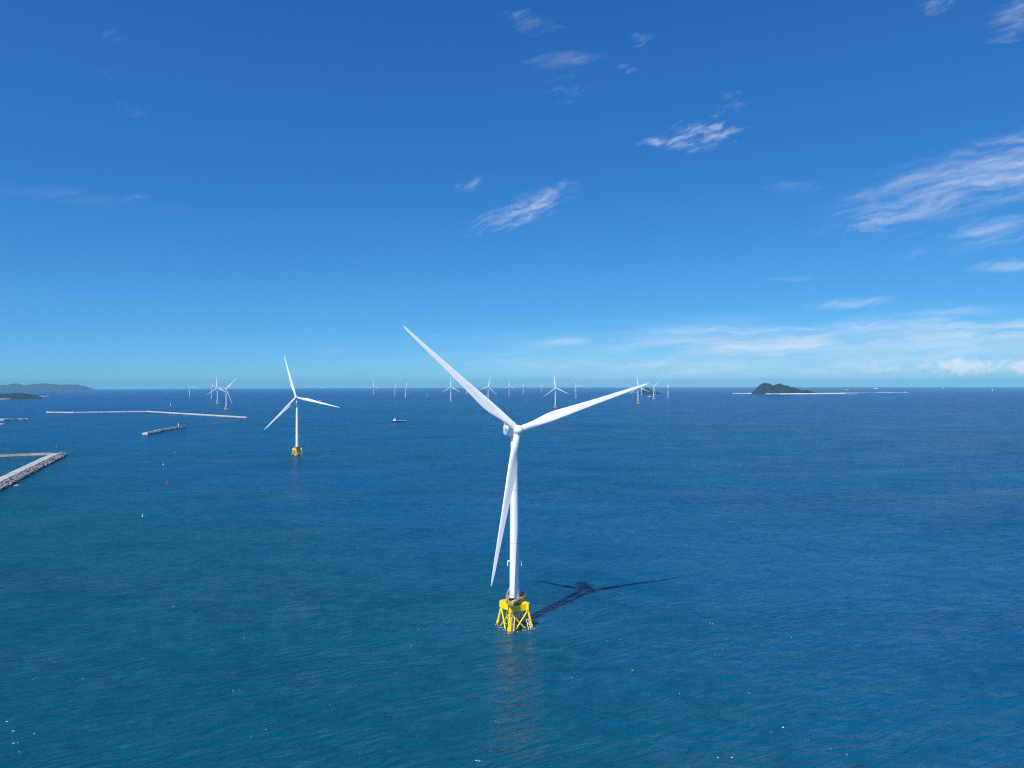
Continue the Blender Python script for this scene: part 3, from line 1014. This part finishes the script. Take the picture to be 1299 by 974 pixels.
cruise_ship(at(1074, 494.2), 60, rad(0), 'very faint small ship on the horizon just right of the wooded island')
cruise_ship(far(408.6, 38000), 190, rad(0), 'faint grey ship on the horizon line right of the mid-distance turbine')
def sailing_boat(p, h, heading, label):
    r = empty('sailing_boat', p, heading)
    tag(r, label, 'sailboat')
    L = h * .55
    hull_mb(L, L * .24, -.5, L * .10).build('hull', M['shipwhite'], r)
    MB().tube((0, 0, 0), (0, 0, h), h * .008, h * .005, 8).build('mast', M['galv'], r)
    def sail(pts, belly):
        b = MB()
        a, c, d = [Vector(q) for q in pts]
        n = 8
        vs, idx = [], {}
        for i in range(n + 1):
            for j in range(n + 1 - i):
                u, v = i / n, j / n
                q = a + (c - a) * u + (d - a) * v
                q.y += belly * 16 * u * v * (1 - u - v + .12)
                idx[i, j] = len(vs)
                vs.append(q)
        fs = []
        for i in range(n):
            for j in range(n - i):
                fs.append((idx[i, j], idx[i + 1, j], idx[i, j + 1]))
                if j < n - i - 1:
                    fs.append((idx[i + 1, j], idx[i + 1, j + 1], idx[i, j + 1]))
        return b.add(vs, fs)
    sail([(-.2, 0, h * .12), (-.2, 0, h * .98), (-h * .27, 0, h * .13)], h * .05).build('mainsail', M['sail'], r, smooth=60)
    sail([(.3, 0, h * .90), (.3, 0, h * .12), (h * .22, 0, h * .10)], h * .04).build('foresail', M['sail'], r, smooth=60)
    return r
sailing_boat(at(1258.8, 496.2), 52, rad(25), 'white sailboat alone near the right edge, its tall sail breaking the horizon')
sailing_boat(at(216.3, 514.0), 15, rad(160), 'tiny white sailboat above the long bent breakwater, left of the turbine cluster')

def buoy(p, h, mat, label):
    r = empty('buoy', p)
    tag(r, label, 'buoy')
    MB().lathe_z([(h * .22, -.4), (h * .26, 0), (h * .26, h * .16), (h * .18, h * .22)], 12).build('float', M[mat], r, smooth=40)
    b = MB()
    for k in range(4):
        a = k * math.pi / 2
        b.tube((h * .16 * math.cos(a), h * .16 * math.sin(a), h * .2), (h * .04 * math.cos(a), h * .04 * math.sin(a), h * .8), h * .022, h * .018, 5)
    b.build('lattice', M[mat], r)
    MB().lathe_z([(h * .06, h * .78), (h * .07, h * .9), (h * .01, h * 1.0)], 10).build('top_mark', M[mat], r)
    return r
buoy(at(180.6, 655.2), 3.4, 'shipwhite', 'white marker buoy in open water, nearest one below the breakwaters')
buoy(at(221.6, 574.6), 4.6, 'orange', 'small orange buoy between the short breakwater and the mid-distance turbine')
buoy(at(207.2, 589.6), 4.2, 'shipwhite', 'small white buoy below the orange one and the short breakwater')
buoy(at(218.4, 561.6), 4.2, 'red', 'tiny red buoy just below the right end of the short breakwater')
buoy(at(211.8, 612.0), 3.4, 'orange', 'faint orange buoy straight above the nearest white marker buoy')
buoy(at(71.5, 566.2), 4.6, 'galv', 'pale grey buoy just above the corner of the breakwater')

# ---------------------------------------------------------------- foam on the sea
def foam():
    rnd = random.Random(21)
    b = MB()
    spots = [(8, 909, 9), (17, 927, 5), (46, 861, 3), (103, 860, 5), (309, 810, 5), (267, 824, 3), (300, 875, 6), (320, 934, 5), (331, 928, 7), (341, 933, 3),
             (135, 727, 3), (219, 769, 4), (255, 777, 3), (982, 921, 9), (978, 929, 3), (916, 962, 8), (1053, 950, 4), (1073, 957, 3), (1024, 939, 4), (915, 824, 4),
             (904, 791, 4), (1008, 809, 5), (773, 813, 5), (783, 810, 6), (739, 796, 3), (800, 849, 4), (727, 858, 3), (861, 880, 3), (809, 941, 4), (815, 912, 5),
             (632, 916, 4), (644, 848, 3), (530, 798, 3), (521, 818, 3), (706, 738, 3), (787, 752, 4), (1240, 607, 4), (1031, 522, 3), (186, 883, 2), (49, 928, 5),
             (950, 879, 4), (1080, 935, 3), (1287, 700, 4), (605, 965, 4), (420, 895, 3), (466, 836, 3), (560, 900, 3), (28, 952, 6), (15, 945, 4), (1180, 820, 2)]
    for (px, py, s) in spots:
        if s < 4 and rnd.random() < .3:
            continue
        c = at(px, py)
        for k in range(rnd.randint(1, 3)):
            w = s * .07 * rnd.uniform(.5, 1.5)
            l = w * rnd.uniform(1.2, 3.4)
            a = rad(rnd.uniform(-20, 50))
            o = Vector((rnd.gauss(0, s * .22), rnd.gauss(0, s * .20), .03 + .004 * k + rnd.uniform(0, .003)))
            n = 11
            vs = []
            for i in range(n):
                t = 2 * math.pi * i / n
                r = rnd.uniform(.45, 1.0)
                x, y = l * .5 * r * math.cos(t), w * .5 * r * math.sin(t)
                vs.append(c + o + Vector((x * math.cos(a) - y * math.sin(a), x * math.sin(a) + y * math.cos(a), 0)))
            m = c + o + Vector((0, 0, .12))
            b.add(vs + [m], [(i, (i + 1) % n, n) for i in range(n)])
    return tag(b.build('foam', M['foam']), 'scattered flecks of white foam on the sea', 'foam', kind='stuff')
foam()
def wash():
    """broken water round the feet of the nearest jacket"""
    rnd = random.Random(5)
    b = MB()
    pts = [jpt(sx, sy, 0) for sx, sy in ((-1, -1), (1, -1), (1, 1), (-1, 1))]
    for k in range(4):
        a, c = pts[k], pts[(k + 1) % 4]
        pts2 = [a + (c - a) * .32, a + (c - a) * .68]
        for q in [a] + pts2:
            for i in range(4):
                w = rnd.uniform(.3, .8)
                ang = rnd.uniform(0, 6.28)
                o = MAIN + q + Vector((math.cos(ang) * 1.0, math.sin(ang) * 1.0, .05 + .004 * i))
                n = 9
                vs = [o + Vector((w * rnd.uniform(.5, 1.2) * math.cos(2 * math.pi * j / n), w * .6 * rnd.uniform(.5, 1.2) * math.sin(2 * math.pi * j / n), 0)) for j in range(n)]
                b.add(vs + [o + Vector((0, 0, .1))], [(j, (j + 1) % n, n) for j in range(n)])
    return tag(b.build('wash', M['foam']), 'white wash round the feet of the nearest yellow jacket', 'foam', kind='stuff')
wash()

# ---------------------------------------------------------------- air
HAZE = 2.5e-5
hz = bpy.data.materials.new('haze_air')
hz.use_nodes = True
hz.node_tree.nodes.clear()
H = NT(hz.node_tree)
pv = H.node('ShaderNodeVolumePrincipled')
pv.inputs['Color'].default_value = (.30, .76, 1.0, 1)
pv.inputs['Density'].default_value = HAZE
pv.inputs['Anisotropy'].default_value = -0.15
ho = H.node('ShaderNodeOutputMaterial')
H.l.new(pv.outputs[0], ho.inputs['Volume'])
hb = MB().box((0, 0, 45.0), (130000, 130000, 620.0)).build('haze', hz)
tag(hb, kind='stuff')
